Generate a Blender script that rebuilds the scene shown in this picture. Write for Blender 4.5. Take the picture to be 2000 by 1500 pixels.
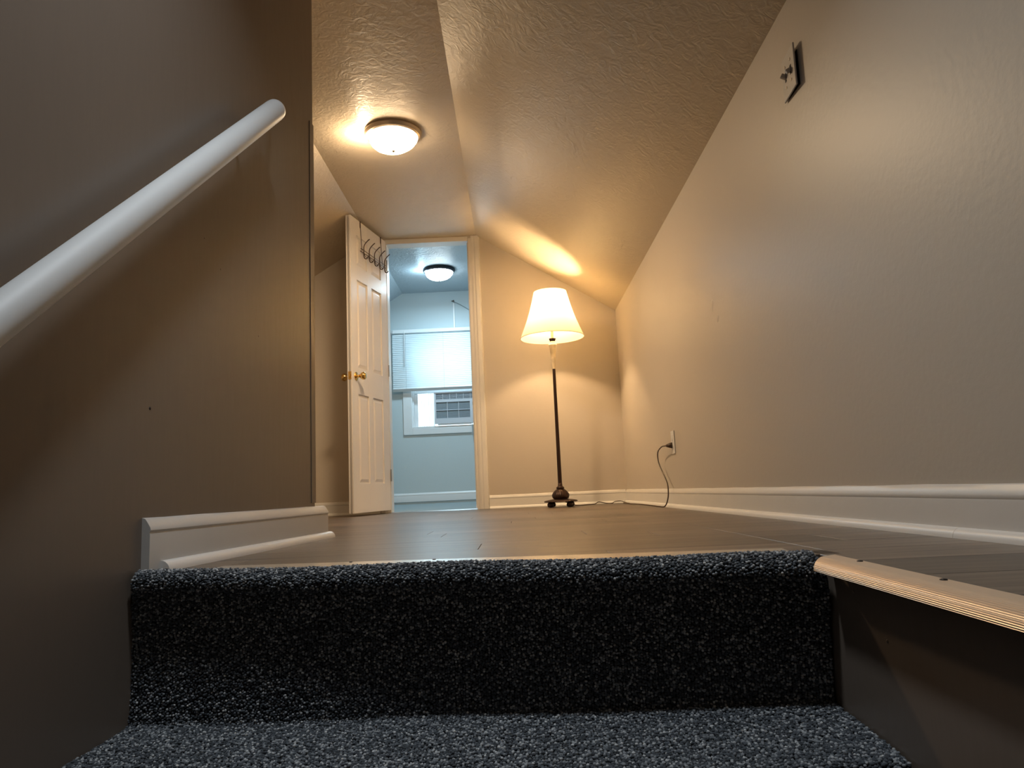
import bpy, math, random
import numpy as np
from mathutils import Vector, Matrix
random.seed(7)
rng = np.random.default_rng(11)
for o in list(bpy.data.objects):
    bpy.data.objects.remove(o)
SC = bpy.context.scene
COL = SC.collection

# ------------------------------------------------------------------ camera
F_PX = 1430.0
cam_d = bpy.data.cameras.new('camera')
cam_d.sensor_width = 36.0
cam_d.lens = F_PX / 2000 * 36
cam_d.clip_start = 0.02
cam = bpy.data.objects.new('camera', cam_d)
COL.objects.link(cam)
SC.camera = cam
_r = 0.045
_c = Vector((10.0, -203.0, F_PX)).normalized()
_z = Vector((-math.sin(_r), math.cos(_r), 0.0))
_z.z = -(_z.x * _c.x + _z.y * _c.y) / _c.z
_z.normalize()
_x = _c.cross(_z)
if _x.x < 0: _x = -_x
R_ = Vector((_x.x, _c.x, _z.x)); U_ = Vector((_x.y, _c.y, _z.y)); Fw = Vector((_x.z, _c.z, _z.z))
cam.matrix_world = Matrix(((R_.x, U_.x, -Fw.x, 0), (R_.y, U_.y, -Fw.y, 0), (R_.z, U_.z, -Fw.z, 0.168), (0, 0, 0, 1)))

# ------------------------------------------------------------------ world, exposure
world = bpy.data.worlds.new('world'); SC.world = world
world.use_nodes = True
bg = world.node_tree.nodes['Background']
bg.inputs[0].default_value = (0.72, 0.92, 1.0, 1)
bg.inputs[1].default_value = 2.6
SC.view_settings.view_transform = 'Standard'
SC.view_settings.look = 'None'
SC.view_settings.exposure = 1.15
SC.view_settings.gamma = 1.0
SC.view_settings.use_curve_mapping = False

# lamp powers (W) and colours, used by the lamp builders below
WARM = (1.0, 0.68, 0.36); WARM_C = (1.0, 0.73, 0.45); COOL = (0.56, 0.84, 1.0); NEUTRAL = (0.86, 0.94, 1.0)
P_LAMP = 66.0; P_HALL = 12.0; P_FAR = 6.5; P_STAIR = 3.3
E_HALL = 12.0; E_FAR = 9.0

# ------------------------------------------------------------------ materials
def newmat(name):
    m = bpy.data.materials.new(name); m.use_nodes = True
    return m, m.node_tree, m.node_tree.nodes['Principled BSDF']

def mat(name, col, rough=0.5, metal=0.0, bump=0.0, bscale=80.0, var=0.0, vscale=4.0, detail=4.0, spec=None, stretch=None, obj=True):
    m, nt, b = newmat(name)
    b.inputs['Base Color'].default_value = (*col, 1)
    b.inputs['Roughness'].default_value = rough
    b.inputs['Metallic'].default_value = metal
    if spec is not None: b.inputs['Specular IOR Level'].default_value = spec
    L = nt.links
    tc = nt.nodes.new('ShaderNodeTexCoord')
    src = tc.outputs['Object']
    if stretch:
        mp = nt.nodes.new('ShaderNodeMapping'); mp.inputs['Scale'].default_value = stretch
        L.new(src, mp.inputs[0]); src = mp.outputs[0]
    if bump > 0:
        n = nt.nodes.new('ShaderNodeTexNoise'); n.inputs['Scale'].default_value = bscale; n.inputs['Detail'].default_value = detail
        bu = nt.nodes.new('ShaderNodeBump'); bu.inputs['Strength'].default_value = bump; bu.inputs['Distance'].default_value = 0.004
        L.new(src, n.inputs['Vector']); L.new(n.outputs['Fac'], bu.inputs['Height']); L.new(bu.outputs[0], b.inputs['Normal'])
    if var > 0:
        n2 = nt.nodes.new('ShaderNodeTexNoise'); n2.inputs['Scale'].default_value = vscale; n2.inputs['Detail'].default_value = 5
        mx = nt.nodes.new('ShaderNodeMix'); mx.data_type = 'RGBA'
        mx.inputs[6].default_value = (*[c * (1 - var) for c in col], 1)
        mx.inputs[7].default_value = (*[min(1, c * (1 + var)) for c in col], 1)
        L.new(src, n2.inputs['Vector']); L.new(n2.outputs['Fac'], mx.inputs[0]); L.new(mx.outputs[2], b.inputs['Base Color'])
    return m

def emat(name, col, strength):
    m, nt, b = newmat(name)
    b.inputs['Base Color'].default_value = (0.9, 0.9, 0.9, 1)
    b.inputs['Emission Color'].default_value = (*col, 1)
    b.inputs['Emission Strength'].default_value = strength
    b.inputs['Roughness'].default_value = 0.25
    return m

M = {}
M['wall'] = mat('beige_wall_paint', (0.58, 0.52, 0.445), 0.42, bump=0.12, bscale=60, var=0.02, vscale=1.5, spec=0.35)
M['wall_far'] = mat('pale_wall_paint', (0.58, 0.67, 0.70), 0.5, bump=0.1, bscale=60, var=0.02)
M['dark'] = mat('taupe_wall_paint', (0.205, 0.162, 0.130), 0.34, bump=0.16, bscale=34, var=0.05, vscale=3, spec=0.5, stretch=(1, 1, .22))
M['trim'] = mat('white_trim_paint', (0.72, 0.70, 0.67), 0.35, bump=0.10, bscale=30, var=0.04, vscale=9)
M['shoe'] = mat('white_shoe_molding', (0.82, 0.81, 0.79), 0.33, bump=0.04, bscale=20)
M['door'] = mat('white_door_paint', (0.78, 0.75, 0.73), 0.28, bump=0.08, bscale=120, stretch=(6, 6, 0.4))
M['white'] = mat('white_plastic', (0.80, 0.80, 0.79), 0.35)
M['rail'] = mat('white_rail_paint', (0.74, 0.74, 0.73), 0.55, bump=0.10, bscale=18, var=0.05, vscale=10)
M['brass'] = mat('polished_brass', (0.72, 0.48, 0.17), 0.18, 1.0)
M['bronze'] = mat('dark_bronze', (0.055, 0.030, 0.022), 0.38, 0.6, bump=0.1, bscale=60)
M['iron'] = mat('brown_wire', (0.10, 0.065, 0.045), 0.4, 0.7)
M['nickel'] = mat('brushed_nickel', (0.55, 0.47, 0.38), 0.32, 0.9)
M['blackrim'] = mat('dark_fixture_rim', (0.05, 0.055, 0.065), 0.35, 0.6)
M['marble'] = mat('cream_marble', (0.72, 0.60, 0.42), 0.3, var=0.35, vscale=30)
M['cord'] = mat('brown_cord', (0.075, 0.045, 0.025), 0.45)
M['grey_cord'] = mat('grey_cord', (0.30, 0.36, 0.38), 0.5)
M['alu'] = mat('anodised_aluminium', (0.84, 0.64, 0.46), 0.36, 0.45, bump=0.03, bscale=200, stretch=(1, .05, 1))
M['steel'] = mat('zinc_screw', (0.42, 0.42, 0.42), 0.3, 0.9)
M['screw'] = mat('dark_screw', (0.06, 0.05, 0.045), 0.4, 0.6)
M['hole'] = mat('dark_recess', (0.015, 0.012, 0.010), 0.8)
M['ac'] = mat('grey_white_plastic', (0.62, 0.66, 0.72), 0.4)
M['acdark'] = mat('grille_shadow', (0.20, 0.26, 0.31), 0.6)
M['display'] = mat('black_display', (0.008, 0.02, 0.02), 0.15)
M['win'] = mat('white_vinyl_window', (0.80, 0.83, 0.85), 0.35)
M['carpet_back'] = mat('carpet_backing', (0.010, 0.012, 0.016), 0.95, bump=0.5, bscale=300)
M['lower'] = mat('stair_wood', (0.10, 0.09, 0.08), 0.7, bump=.1)

# textured ceiling: knock-down ridges
def ceil_mat(name, col, k):
    m, nt, b = newmat(name); L = nt.links
    b.inputs['Base Color'].default_value = (*col, 1); b.inputs['Roughness'].default_value = 0.42
    tc = nt.nodes.new('ShaderNodeTexCoord')
    n = nt.nodes.new('ShaderNodeTexNoise'); n.inputs['Scale'].default_value = 22; n.inputs['Detail'].default_value = 8; n.inputs['Distortion'].default_value = 1.6
    v = nt.nodes.new('ShaderNodeTexNoise'); v.inputs['Scale'].default_value = 5; v.inputs['Detail'].default_value = 3
    mu = nt.nodes.new('ShaderNodeMath'); mu.operation = 'MULTIPLY'
    bu = nt.nodes.new('ShaderNodeBump'); bu.inputs['Strength'].default_value = k; bu.inputs['Distance'].default_value = 0.010
    L.new(tc.outputs['Object'], n.inputs['Vector']); L.new(tc.outputs['Object'], v.inputs['Vector'])
    L.new(n.outputs['Fac'], mu.inputs[0]); L.new(v.outputs['Fac'], mu.inputs[1])
    L.new(mu.outputs[0], bu.inputs['Height']); L.new(bu.outputs[0], b.inputs['Normal'])
    return m
M['ceil'] = ceil_mat('textured_ceiling', (0.66, 0.57, 0.44), 0.6)
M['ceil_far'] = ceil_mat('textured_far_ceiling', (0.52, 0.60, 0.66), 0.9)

# laminate planks, grain runs along X
def plank_mat(i, col):
    m, nt, b = newmat('laminate_plank_%s' % 'abc'[i]); L = nt.links
    b.inputs['Roughness'].default_value = 0.33; b.inputs['Specular IOR Level'].default_value = 0.5
    tc = nt.nodes.new('ShaderNodeTexCoord'); mp = nt.nodes.new('ShaderNodeMapping')
    mp.inputs['Scale'].default_value = (1.3, 26, 1); mp.inputs['Location'].default_value = (i * 3.7, i * 1.9, 0)
    n = nt.nodes.new('ShaderNodeTexNoise'); n.inputs['Scale'].default_value = 1.6; n.inputs['Detail'].default_value = 7; n.inputs['Roughness'].default_value = .6
    cr = nt.nodes.new('ShaderNodeValToRGB')
    cr.color_ramp.elements[0].position = .36; cr.color_ramp.elements[0].color = (*[c * .45 for c in col], 1)
    cr.color_ramp.elements[1].position = .66; cr.color_ramp.elements[1].color = (*[c * 1.5 for c in col], 1)
    L.new(tc.outputs['Object'], mp.inputs[0]); L.new(mp.outputs[0], n.inputs['Vector']); L.new(n.outputs['Fac'], cr.inputs[0]); L.new(cr.outputs[0], b.inputs['Base Color'])
    bu = nt.nodes.new('ShaderNodeBump'); bu.inputs['Strength'].default_value = .15; bu.inputs['Distance'].default_value = .001
    L.new(n.outputs['Fac'], bu.inputs['Height']); L.new(bu.outputs[0], b.inputs['Normal'])
    return m
PL = [plank_mat(0, (0.105, 0.077, 0.057)), plank_mat(1, (0.078, 0.058, 0.043)), plank_mat(2, (0.140, 0.103, 0.077))]

# carpet tufts: colour by per-tuft attribute
def tuft_mat():
    m, nt, b = newmat('carpet_loops'); L = nt.links
    a = nt.nodes.new('ShaderNodeAttribute'); a.attribute_name = 'tone'
    cr = nt.nodes.new('ShaderNodeValToRGB'); cr.color_ramp.interpolation = 'LINEAR'
    e = cr.color_ramp.elements
    e[0].position = 0; e[0].color = (0.030, 0.037, 0.047, 1)
    e[1].position = 1; e[1].color = (0.78, 0.79, 0.79, 1)
    x = e.new(.45); x.color = (0.095, 0.112, 0.135, 1)
    x = e.new(.75); x.color = (0.34, 0.36, 0.385, 1)
    L.new(a.outputs['Fac'], cr.inputs[0]); L.new(cr.outputs[0], b.inputs['Base Color'])
    b.inputs['Roughness'].default_value = .75
    b.inputs['Sheen Weight'].default_value = .25
    return m
M['tuft'] = tuft_mat()

def shade_mat():
    m = bpy.data.materials.new('cream_lamp_shade'); m.use_nodes = True; nt = m.node_tree; nt.nodes.clear(); L = nt.links
    o = nt.nodes.new('ShaderNodeOutputMaterial'); mx = nt.nodes.new('ShaderNodeMixShader'); d = nt.nodes.new('ShaderNodeBsdfDiffuse'); t = nt.nodes.new('ShaderNodeBsdfTranslucent')
    d.inputs[0].default_value = (.85, .80, .68, 1); t.inputs[0].default_value = (.90, .78, .55, 1); mx.inputs[0].default_value = .42
    L.new(d.outputs[0], mx.inputs[1]); L.new(t.outputs[0], mx.inputs[2]); L.new(mx.outputs[0], o.inputs[0])
    return m
M['shade'] = shade_mat()

def slat_mat():
    m, nt, b = newmat('blind_slat_vinyl')
    b.inputs['Base Color'].default_value = (.80, .86, .90, 1); b.inputs['Roughness'].default_value = .28
    b.inputs['Specular IOR Level'].default_value = .8
    L = nt.links; o = nt.nodes['Material Output']; mx = nt.nodes.new('ShaderNodeMixShader'); t = nt.nodes.new('ShaderNodeBsdfTranslucent')
    t.inputs[0].default_value = (.7, .95, 1, 1); mx.inputs[0].default_value = .17
    L.new(b.outputs[0], mx.inputs[1]); L.new(t.outputs[0], mx.inputs[2]); L.new(mx.outputs[0], o.inputs[0])
    return m
M['slat'] = slat_mat()

def glass_mat():
    m = bpy.data.materials.new('window_glass'); m.use_nodes = True; nt = m.node_tree; nt.nodes.clear(); L = nt.links
    o = nt.nodes.new('ShaderNodeOutputMaterial'); mx = nt.nodes.new('ShaderNodeMixShader'); g = nt.nodes.new('ShaderNodeBsdfGlossy'); t = nt.nodes.new('ShaderNodeBsdfTransparent')
    g.inputs[1].default_value = .03; mx.inputs[0].default_value = .08
    L.new(t.outputs[0], mx.inputs[1]); L.new(g.outputs[0], mx.inputs[2]); L.new(mx.outputs[0], o.inputs[0])
    return m
M['glass'] = glass_mat()
def trans_mat():
    m = bpy.data.materials.new('translucent_panel'); m.use_nodes = True; nt = m.node_tree; nt.nodes.clear(); L = nt.links
    o = nt.nodes.new('ShaderNodeOutputMaterial'); mx = nt.nodes.new('ShaderNodeMixShader'); d = nt.nodes.new('ShaderNodeBsdfDiffuse'); t = nt.nodes.new('ShaderNodeBsdfTranslucent')
    d.inputs[0].default_value = (.85, .88, .9, 1); t.inputs[0].default_value = (.95, .97, 1, 1); mx.inputs[0].default_value = .6
    L.new(d.outputs[0], mx.inputs[1]); L.new(t.outputs[0], mx.inputs[2]); L.new(mx.outputs[0], o.inputs[0])
    return m
M['panel'] = trans_mat()

# ------------------------------------------------------------------ helpers
def zf(y): return 0.0462 - 0.0043 * y          # the landing floor sags away from the stairs
def xl(y): return -0.64 + 0.076 * (y - 2.34)   # face of the dark stair wall
def xw(y): return 0.474 + 0.03 * (y - 1.10)     # right side of the stairwell

class MB:
    def __init__(s): s.v = []; s.f = []
    def add(s, v, f):
        b = len(s.v); s.v += [tuple(p) for p in v]; s.f += [tuple(i + b for i in q) for q in f]; return s
    def box(s, x0, x1, y0, y1, z0, z1):
        v = [(x, y, z) for z in (z0, z1) for y in (y0, y1) for x in (x0, x1)]
        return s.add(v, [(0, 2, 3, 1), (4, 5, 7, 6), (0, 1, 5, 4), (2, 6, 7, 3), (0, 4, 6, 2), (1, 3, 7, 5)])
    def hexa(s, bot, top):
        return s.add(list(bot) + list(top), [(3, 2, 1, 0), (4, 5, 6, 7), (0, 1, 5, 4), (1, 2, 6, 5), (2, 3, 7, 6), (3, 0, 4, 7)])
    def prism(s, a, b):      # two matching rings
        n = len(a)
        return s.add(list(a) + list(b), [tuple(range(n - 1, -1, -1)), tuple(range(n, 2 * n))] + [(i, (i + 1) % n, n + (i + 1) % n, n + i) for i in range(n)])
    def lathe(s, prof, n=32, c=(0, 0, 0), closed=True, flute=None):
        cx, cy, cz = c; v = []; f = []
        for k, (r, z) in enumerate(prof):
            for i in range(n):
                a = 2 * math.pi * i / n; rr = r
                if flute and flute[0] <= k <= flute[1]: rr = r * (1 + flute[2] * math.cos(a * flute[3]))
                v.append((cx + rr * math.cos(a), cy + rr * math.sin(a), cz + z))
        m = len(prof)
        for k in range(m - 1):
            for i in range(n):
                j = (i + 1) % n; f.append((k * n + i, k * n + j, (k + 1) * n + j, (k + 1) * n + i))
        if closed: f.append(tuple(range(n - 1, -1, -1))); f.append(tuple((m - 1) * n + i for i in range(n)))
        return s.add(v, f)
    def tube(s, pts, r, n=8, smooth=0):
        P = [Vector(p) for p in pts]
        if smooth:
            Q = []
            for i in range(len(P) - 1):
                p0 = P[max(i - 1, 0)]; p1 = P[i]; p2 = P[i + 1]; p3 = P[min(i + 2, len(P) - 1)]
                for k in range(smooth):
                    t = k / smooth
                    Q.append(.5 * ((2 * p1) + (p2 - p0) * t + (2 * p0 - 5 * p1 + 4 * p2 - p3) * t * t + (3 * p1 - p0 - 3 * p2 + p3) * t ** 3))
            Q.append(P[-1]); P = Q
        rs = r if isinstance(r, (list, tuple)) else [r] * len(P)
        v = []; f = []; up = Vector((0.13, .21, 1)); prev = None
        for i, p in enumerate(P):
            t = (P[min(i + 1, len(P) - 1)] - P[max(i - 1, 0)]).normalized()
            if prev is None:
                a = t.cross(up)
                if a.length < .2: a = t.cross(Vector((1, 0, 0)))
            else: a = prev - t * prev.dot(t)
            a.normalize(); prev = a; b = t.cross(a)
            for k in range(n):
                an = 2 * math.pi * k / n
                v.append(p + (a * math.cos(an) + b * math.sin(an)) * rs[i])
        for i in range(len(P) - 1):
            for k in range(n):
                j = (k + 1) % n; f.append((i * n + k, i * n + j, (i + 1) * n + j, (i + 1) * n + k))
        f.append(tuple(range(n - 1, -1, -1))); f.append(tuple((len(P) - 1) * n + k for k in range(n)))
        return s.add(v, f)
    def mesh(s, name, m, smooth=False):
        me = bpy.data.meshes.new(name); me.from_pydata(s.v, [], s.f); me.materials.append(m)
        import bmesh
        bm = bmesh.new(); bm.from_mesh(me); bmesh.ops.recalc_face_normals(bm, faces=bm.faces); bm.to_mesh(me); bm.free()
        if smooth: me.shade_smooth()
        return me
    def obj(s, name, m, parent=None, smooth=False, bevel=0, seg=2, angle=None):
        o = bpy.data.objects.new(name, s.mesh(name, m, smooth)); COL.objects.link(o)
        if smooth and angle:
            o.data.set_sharp_from_angle(angle=math.radians(angle))
        if parent is not None: o.parent = parent
        if bevel:
            b = o.modifiers.new('bevel', 'BEVEL'); b.width = bevel; b.segments = seg; b.limit_method = 'ANGLE'
        return o

def tag(o, label, cat, group=None):
    o['label'] = label; o['category'] = cat
    if group: o['group'] = group
    return o
def struct(o): o['kind'] = 'structure'; return o
def empty(name, loc=(0, 0, 0), rz=0):
    o = bpy.data.objects.new(name, None); COL.objects.link(o); o.location = loc; o.rotation_euler = (0, 0, rz); o.empty_display_size = .05
    return o
def light(name, typ, loc, power, col, size=.03, parent=None, rot=None):
    d = bpy.data.lights.new(name, typ); d.energy = power; d.color = col
    if typ == 'AREA': d.shape = 'DISK'; d.size = size
    else: d.shadow_soft_size = size
    o = bpy.data.objects.new(name, d); COL.objects.link(o); o.location = loc
    if rot: o.rotation_euler = rot
    if parent: o.parent = parent
    return o

# ------------------------------------------------------------------ room shell
YF = 5.60; YF2 = 5.70; YW = 7.22; XR = 0.83; CZ_ = 2.17; XA = -0.24; XB = -1.075; XLH = -2.19; ZK = 1.51; YB = -1.30; ZL = -1.36
SL = (CZ_ - ZK) / (XR - XA)
# ceilings: flat strip between two slopes
def ceiling(name, y0, y1, m, parent=None):
    prof = [(XLH - .12, CZ_ - SL * (XB - XLH + .12)), (XB, CZ_), (XA, CZ_), (XR + .12, ZK - SL * .12), (XR + .12, CZ_ + .15), (XLH - .12, CZ_ + .15)]
    b = MB().prism([(x, y0, z) for x, z in prof], [(x, y1, z) for x, z in prof])
    return struct(b.obj(name, m, parent))
ceiling('ceiling', YB - .1, YF, M['ceil'])
ceiling('ceiling_bedroom', YF2, YW + .1, M['ceil_far'])

# right knee wall, runs through both rooms
struct(MB().box(XR, XR + .12, YB - .1, YF, -.05, ZK).obj('wall_right', M['wall']))
struct(MB().box(XR, XR + .12, YF2, YW, -.05, ZK).obj('wall_bedroom_right', M['wall_far']))
# dark stair wall with its handrail
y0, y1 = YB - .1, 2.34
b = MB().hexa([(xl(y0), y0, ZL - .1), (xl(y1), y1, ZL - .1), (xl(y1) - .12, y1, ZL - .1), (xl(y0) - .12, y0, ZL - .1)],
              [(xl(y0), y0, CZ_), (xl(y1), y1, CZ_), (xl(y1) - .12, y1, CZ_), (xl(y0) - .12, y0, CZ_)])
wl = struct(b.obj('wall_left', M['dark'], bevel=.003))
# metal corner bead under the paint, standing slightly proud
b = MB()
for (ya, yb, off) in ((2.306, 2.3425, .0022),):
    b.hexa([(xl(ya), ya, .15), (xl(yb), yb, .15), (xl(yb) + off, yb, .15), (xl(ya) + off, ya, .15)],
           [(xl(ya), ya, 1.42), (xl(yb), yb, 1.42), (xl(yb) + off, yb, 1.42), (xl(ya) + off, ya, 1.42)])
b.obj('corner_bead', M['dark'], wl, bevel=.0008)
# nail holes and dents in the dark wall
for (yy, zz, r) in ((1.419, .354, .0022), (1.70, .72, .0018), (1.915, .60, .0018), (1.62, .77, .0012)):
    MB().lathe([(r * 1.6, 0), (r, .0010), (.0002, .0016)], 8).obj('nail_head', M['dark'] if r < .002 else M['screw'], wl, smooth=True).matrix_world = \
        Matrix.Translation((xl(yy), yy, zz)) @ Matrix.Rotation(math.pi / 2, 4, 'Y')
struct(MB().box(XLH, xl(2.22) - .121, 2.22, 2.34, -.05, CZ_ - .02).obj('wall_back_left', M['wall']))
struct(MB().box(XLH - .12, XLH, 2.22, YW, -.05, ZK + .02).obj('wall_knee_left', M['wall']))
# back wall behind the stairs
struct(MB().box(-1.1, XR + .12, YB - .2, YB - .1, ZL - .1, CZ_).obj('wall_back', M['wall']))
# wall between hall and bedroom
XD0, XD1, ZD = -0.955, -0.300, 2.145
def zc(x): return CZ_ if XB <= x <= XA else (CZ_ - SL * (x - XA) if x > XA else CZ_ - SL * (XB - x))
b = MB()
for poly in ([(XLH, -.02), (XD0, -.02), (XD0, CZ_), (XB, CZ_), (XLH, zc(XLH))],
             [(XD1, -.02), (XR, -.02), (XR, ZK), (XA, CZ_), (XD1, CZ_)],
             [(XD0, ZD), (XD1, ZD), (XD1, CZ_), (XD0, CZ_)]):
    b.prism([(x, YF, z) for x, z in poly], [(x, YF2, z) for x, z in poly])
struct(b.obj('wall_far', M['wall']))
# window wall of the bedroom
WX0, WX1, WZ0, WZ1 = -1.010, -0.315, 0.790, 1.690
b = MB()
for poly in ([(XLH, -.02), (WX0, -.02), (WX0, CZ_), (XB, CZ_), (XLH, zc(XLH))],
             [(WX1, -.02), (XR, -.02), (XR, ZK), (XA, CZ_), (WX1, CZ_)],
             [(WX0, WZ1), (WX1, WZ1), (WX1, CZ_), (WX0, CZ_)], [(WX0, -.02), (WX1, -.02), (WX1, WZ0), (WX0, WZ0)]):
    b.prism([(x, YW, z) for x, z in poly], [(x, YW + .12, z) for x, z in poly])
struct(b.obj('wall_window', M['wall_far']))
# stairwell right side below the landing
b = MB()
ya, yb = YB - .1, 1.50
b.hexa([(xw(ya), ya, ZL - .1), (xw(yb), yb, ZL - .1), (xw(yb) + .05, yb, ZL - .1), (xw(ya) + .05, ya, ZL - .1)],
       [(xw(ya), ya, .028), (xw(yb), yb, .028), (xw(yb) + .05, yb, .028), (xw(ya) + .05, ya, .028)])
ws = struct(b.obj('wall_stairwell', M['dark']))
for (yy, zz) in ((.99, -.05), (.70, -.06), (1.08, .0), (.80, -.15)):
    MB().lathe([(.0026, 0), (.0018, .001), (.0002, .0016)], 8).obj('nail_head', M['dark'], ws, smooth=True).matrix_world = \
        Matrix.Translation((xw(yy), yy, zz)) @ Matrix.Rotation(-math.pi / 2, 4, 'Y')

# ------------------------------------------------------------------ floors
def clip(poly, a, bb, c):   # keep a*x+b*y+c >= 0
    out = []
    for i in range(len(poly)):
        p, q = poly[i - 1], poly[i]
        dp = a * p[0] + bb * p[1] + c; dq = a * q[0] + bb * q[1] + c
        if (dp >= 0) != (dq >= 0):
            t = dp / (dp - dq); out.append((p[0] + t * (q[0] - p[0]), p[1] + t * (q[1] - p[1])))
        if dq >= 0: out.append(q)
    return out
def area(p): return abs(sum(p[i - 1][0] * p[i][1] - p[i][0] * p[i - 1][1] for i in range(len(p)))) / 2
NL, NR = Vector((-.705, 1.385)), Vector((.50, 1.205))      # line where the landing floor stops
sub = MB()
def deck(poly): sub.prism([(x, y, zf(y) - .045) for x, y in poly], [(x, y, zf(y) - .011) for x, y in poly])
deck([(XLH, 2.34), (XR, 2.34), (XR, YF), (XLH, YF)])
sub.prism([(x, y, ZL - .1) for x, y in ((-1.1, 1.46), (XR, 1.46), (XR, 2.9), (-1.1, 2.9))], [(x, y, -.02) for x, y in ((-1.1, 1.46), (XR, 1.46), (XR, 2.9), (-1.1, 2.9))])  # unseen solid block added under the landing to stop sky light leaking in
deck([(xl(1.39), 1.39), (.50, 1.205), (.515, 1.35), (.53, 2.34), (xl(2.34), 2.34)])
deck([(xw(YB - .1) + .05, YB - .1), (XR, YB - .1), (XR, 2.34), (.53, 2.34), (.515, 1.35), (xw(1.2) + .02, 1.2)])
floor = struct(sub.obj('floor', M['lower']))
W = .178; gap = .0011
def plank(poly, k):
    cx = sum(p[0] for p in poly) / len(poly); cy = sum(p[1] for p in poly) / len(poly)
    n = len(poly)
    def shrink(d):
        out = []
        for x, y in poly:
            dx, dy = x - cx, y - cy; l = math.hypot(dx, dy) or 1
            out.append((x - math.copysign(min(d, abs(dx)), dx), y - math.copysign(min(d, abs(dy)), dy)))
        return out
    a = shrink(gap * .3); c = shrink(gap)
    b = MB()
    ra = [(x, y, zf(y) - .011) for x, y in a]; rb = [(x, y, zf(y) - .0009) for x, y in a]; rc = [(x, y, zf(y)) for x, y in c]
    b.add(ra + rb + rc, [(i, (i + 1) % n, n + (i + 1) % n, n + i) for i in range(n)] + [(n + i, n + (i + 1) % n, 2 * n + (i + 1) % n, 2 * n + i) for i in range(n)] + [tuple(range(2 * n, 3 * n))])
    b.obj('plank', PL[k], floor)
r = 0; y = YB - .1 + .02
rows = []
yy = 2.34
while yy > YB - .1: rows.append((max(yy - W, YB - .1), yy)); yy -= W
rows = rows[::-1]; yy = 2.34
while yy < YF: rows.append((yy, min(yy + W, YF))); yy += W
for i, (a, c) in enumerate(rows):
    x = XLH - random.uniform(0, 1.2)
    while x < XR:
        x2 = x + 1.22
        base = [(max(x, XLH), a), (min(x2, XR), a), (min(x2, XR), c), (max(x, XLH), c)]
        k = random.choice((0, 0, 1, 2))
        if x2 > XLH + .01:
            if a >= 2.339: plank(base, k)
            else:
                # left of the stairwell line, beyond the nosing
                p = clip(base, 1, -.076, .64 + .076 * 2.34)
                p = clip(p, -1, .0, .515) if p else p
                d = NR - NL
                if p: p = clip(p, -d.y, d.x, -(-d.y * NL.x + d.x * NL.y))
                if len(p) > 2 and area(p) > 2e-4: plank(p, k)
                p = clip(base, 1, -.0, -.515) if a > 1.15 else clip(base, 1, -.03, -(.474 + .004 - .03 * 1.10))
                if len(p) > 2 and area(p) > 2e-4: plank(p, k)
        x = x2
# bedroom floor
bf = MB().hexa([(XLH, YF2 - .1, -.05), (XR, YF2 - .1, -.05), (XR, YW, -.05), (XLH, YW, -.05)], [(XLH, YF2 - .04, .022), (XR, YF2 - .04, .022), (XR, YW, .058), (XLH, YW, .058)])
struct(bf.obj('floor_bedroom', mat('blue_grey_vinyl', (.26, .32, .34), .5, bump=.05, var=.1, vscale=8)))
# lower hall floor and steps
struct(MB().box(-1.1, xw(-.2) + .05, YB - .1, .2, ZL - .1, ZL).obj('floor_lower', M['lower']))

# ------------------------------------------------------------------ baseboards (profile swept along a line)
BPROF = [(0, 0), (.013, 0), (.013, .070), (.0124, .073), (.0142, .077), (.0135, .082), (.009, .091), (.005, .098), (0, .100)]
SPROF = [(0, 0), (.016, 0)] + [(.016 * math.cos(a), .019 * math.sin(a)) for a in [math.radians(q) for q in (15, 30, 45, 60, 75)]] + [(0, .019)]
def sweep(prof, pts, nrm, zfun, hscale=1.0, wave=0, bow=None):
    rings = []
    for i, (x, y) in enumerate(pts):
        nx, ny = nrm if not isinstance(nrm, list) else nrm[i]
        dz = bow[i] if bow else 0
        rings.append([(x + nx * u, y + ny * u, zfun(y) + dz + h * hscale * (1 + (random.uniform(-wave, wave) if k == len(prof) - 1 else 0))) for k, (u, h) in enumerate(prof)])
    n = len(prof); v = [p for r in rings for p in r]; f = []
    for i in range(len(rings) - 1):
        for k in range(n):
            f.append((i * n + k, i * n + (k + 1) % n, (i + 1) * n + (k + 1) % n, (i + 1) * n + k))
    f += [tuple(range(n)), tuple((len(rings) - 1) * n + k for k in range(n - 1, -1, -1))]
    return MB().add(v, f)
def lin(a, b, n): return [(a[0] + (b[0] - a[0]) * i / n, a[1] + (b[1] - a[1]) * i / n) for i in range(n + 1)]
# right
bb = struct(sweep(BPROF, lin((XR, YB - .1), (XR, YF), 60), (-1, 0), zf, .98, wave=.008).obj('baseboard_right', M['trim'], smooth=True, angle=35))
sweep(SPROF, lin((XR - .013, YB - .1), (XR - .013, 1.3865), 10), (-1, 0), zf, 1.0).obj('shoe_molding', M['shoe'], bb, smooth=True, angle=50)
sweep(SPROF, lin((XR - .013, 1.3875), (XR - .013, YF - .02), 24), (-1, 0), zf, 1.0).obj('shoe_molding', M['shoe'], bb, smooth=True, angle=50)
# far wall, right of the door and left of it
bb = struct(sweep(BPROF, lin((-.212, YF), (XR - .013, YF), 12), (0, -1), zf, 1.0, wave=.01).obj('baseboard_far', M['trim'], smooth=True, angle=35))
sweep(SPROF, lin((-.212, YF - .013), (XR - .03, YF - .013), 8), (0, -1), zf, .9).obj('shoe_molding', M['shoe'], bb, smooth=True, angle=50)
bb = struct(sweep(BPROF, lin((XLH, YF), (XD0 - .07, YF), 12), (0, -1), zf, 1.0).obj('baseboard_far_left', M['trim'], smooth=True, angle=35))
sweep(SPROF, lin((XLH, YF - .013), (XD0 - .08, YF - .013), 8), (0, -1), zf, .9).obj('shoe_molding', M['shoe'], bb, smooth=True, angle=50)
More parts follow.
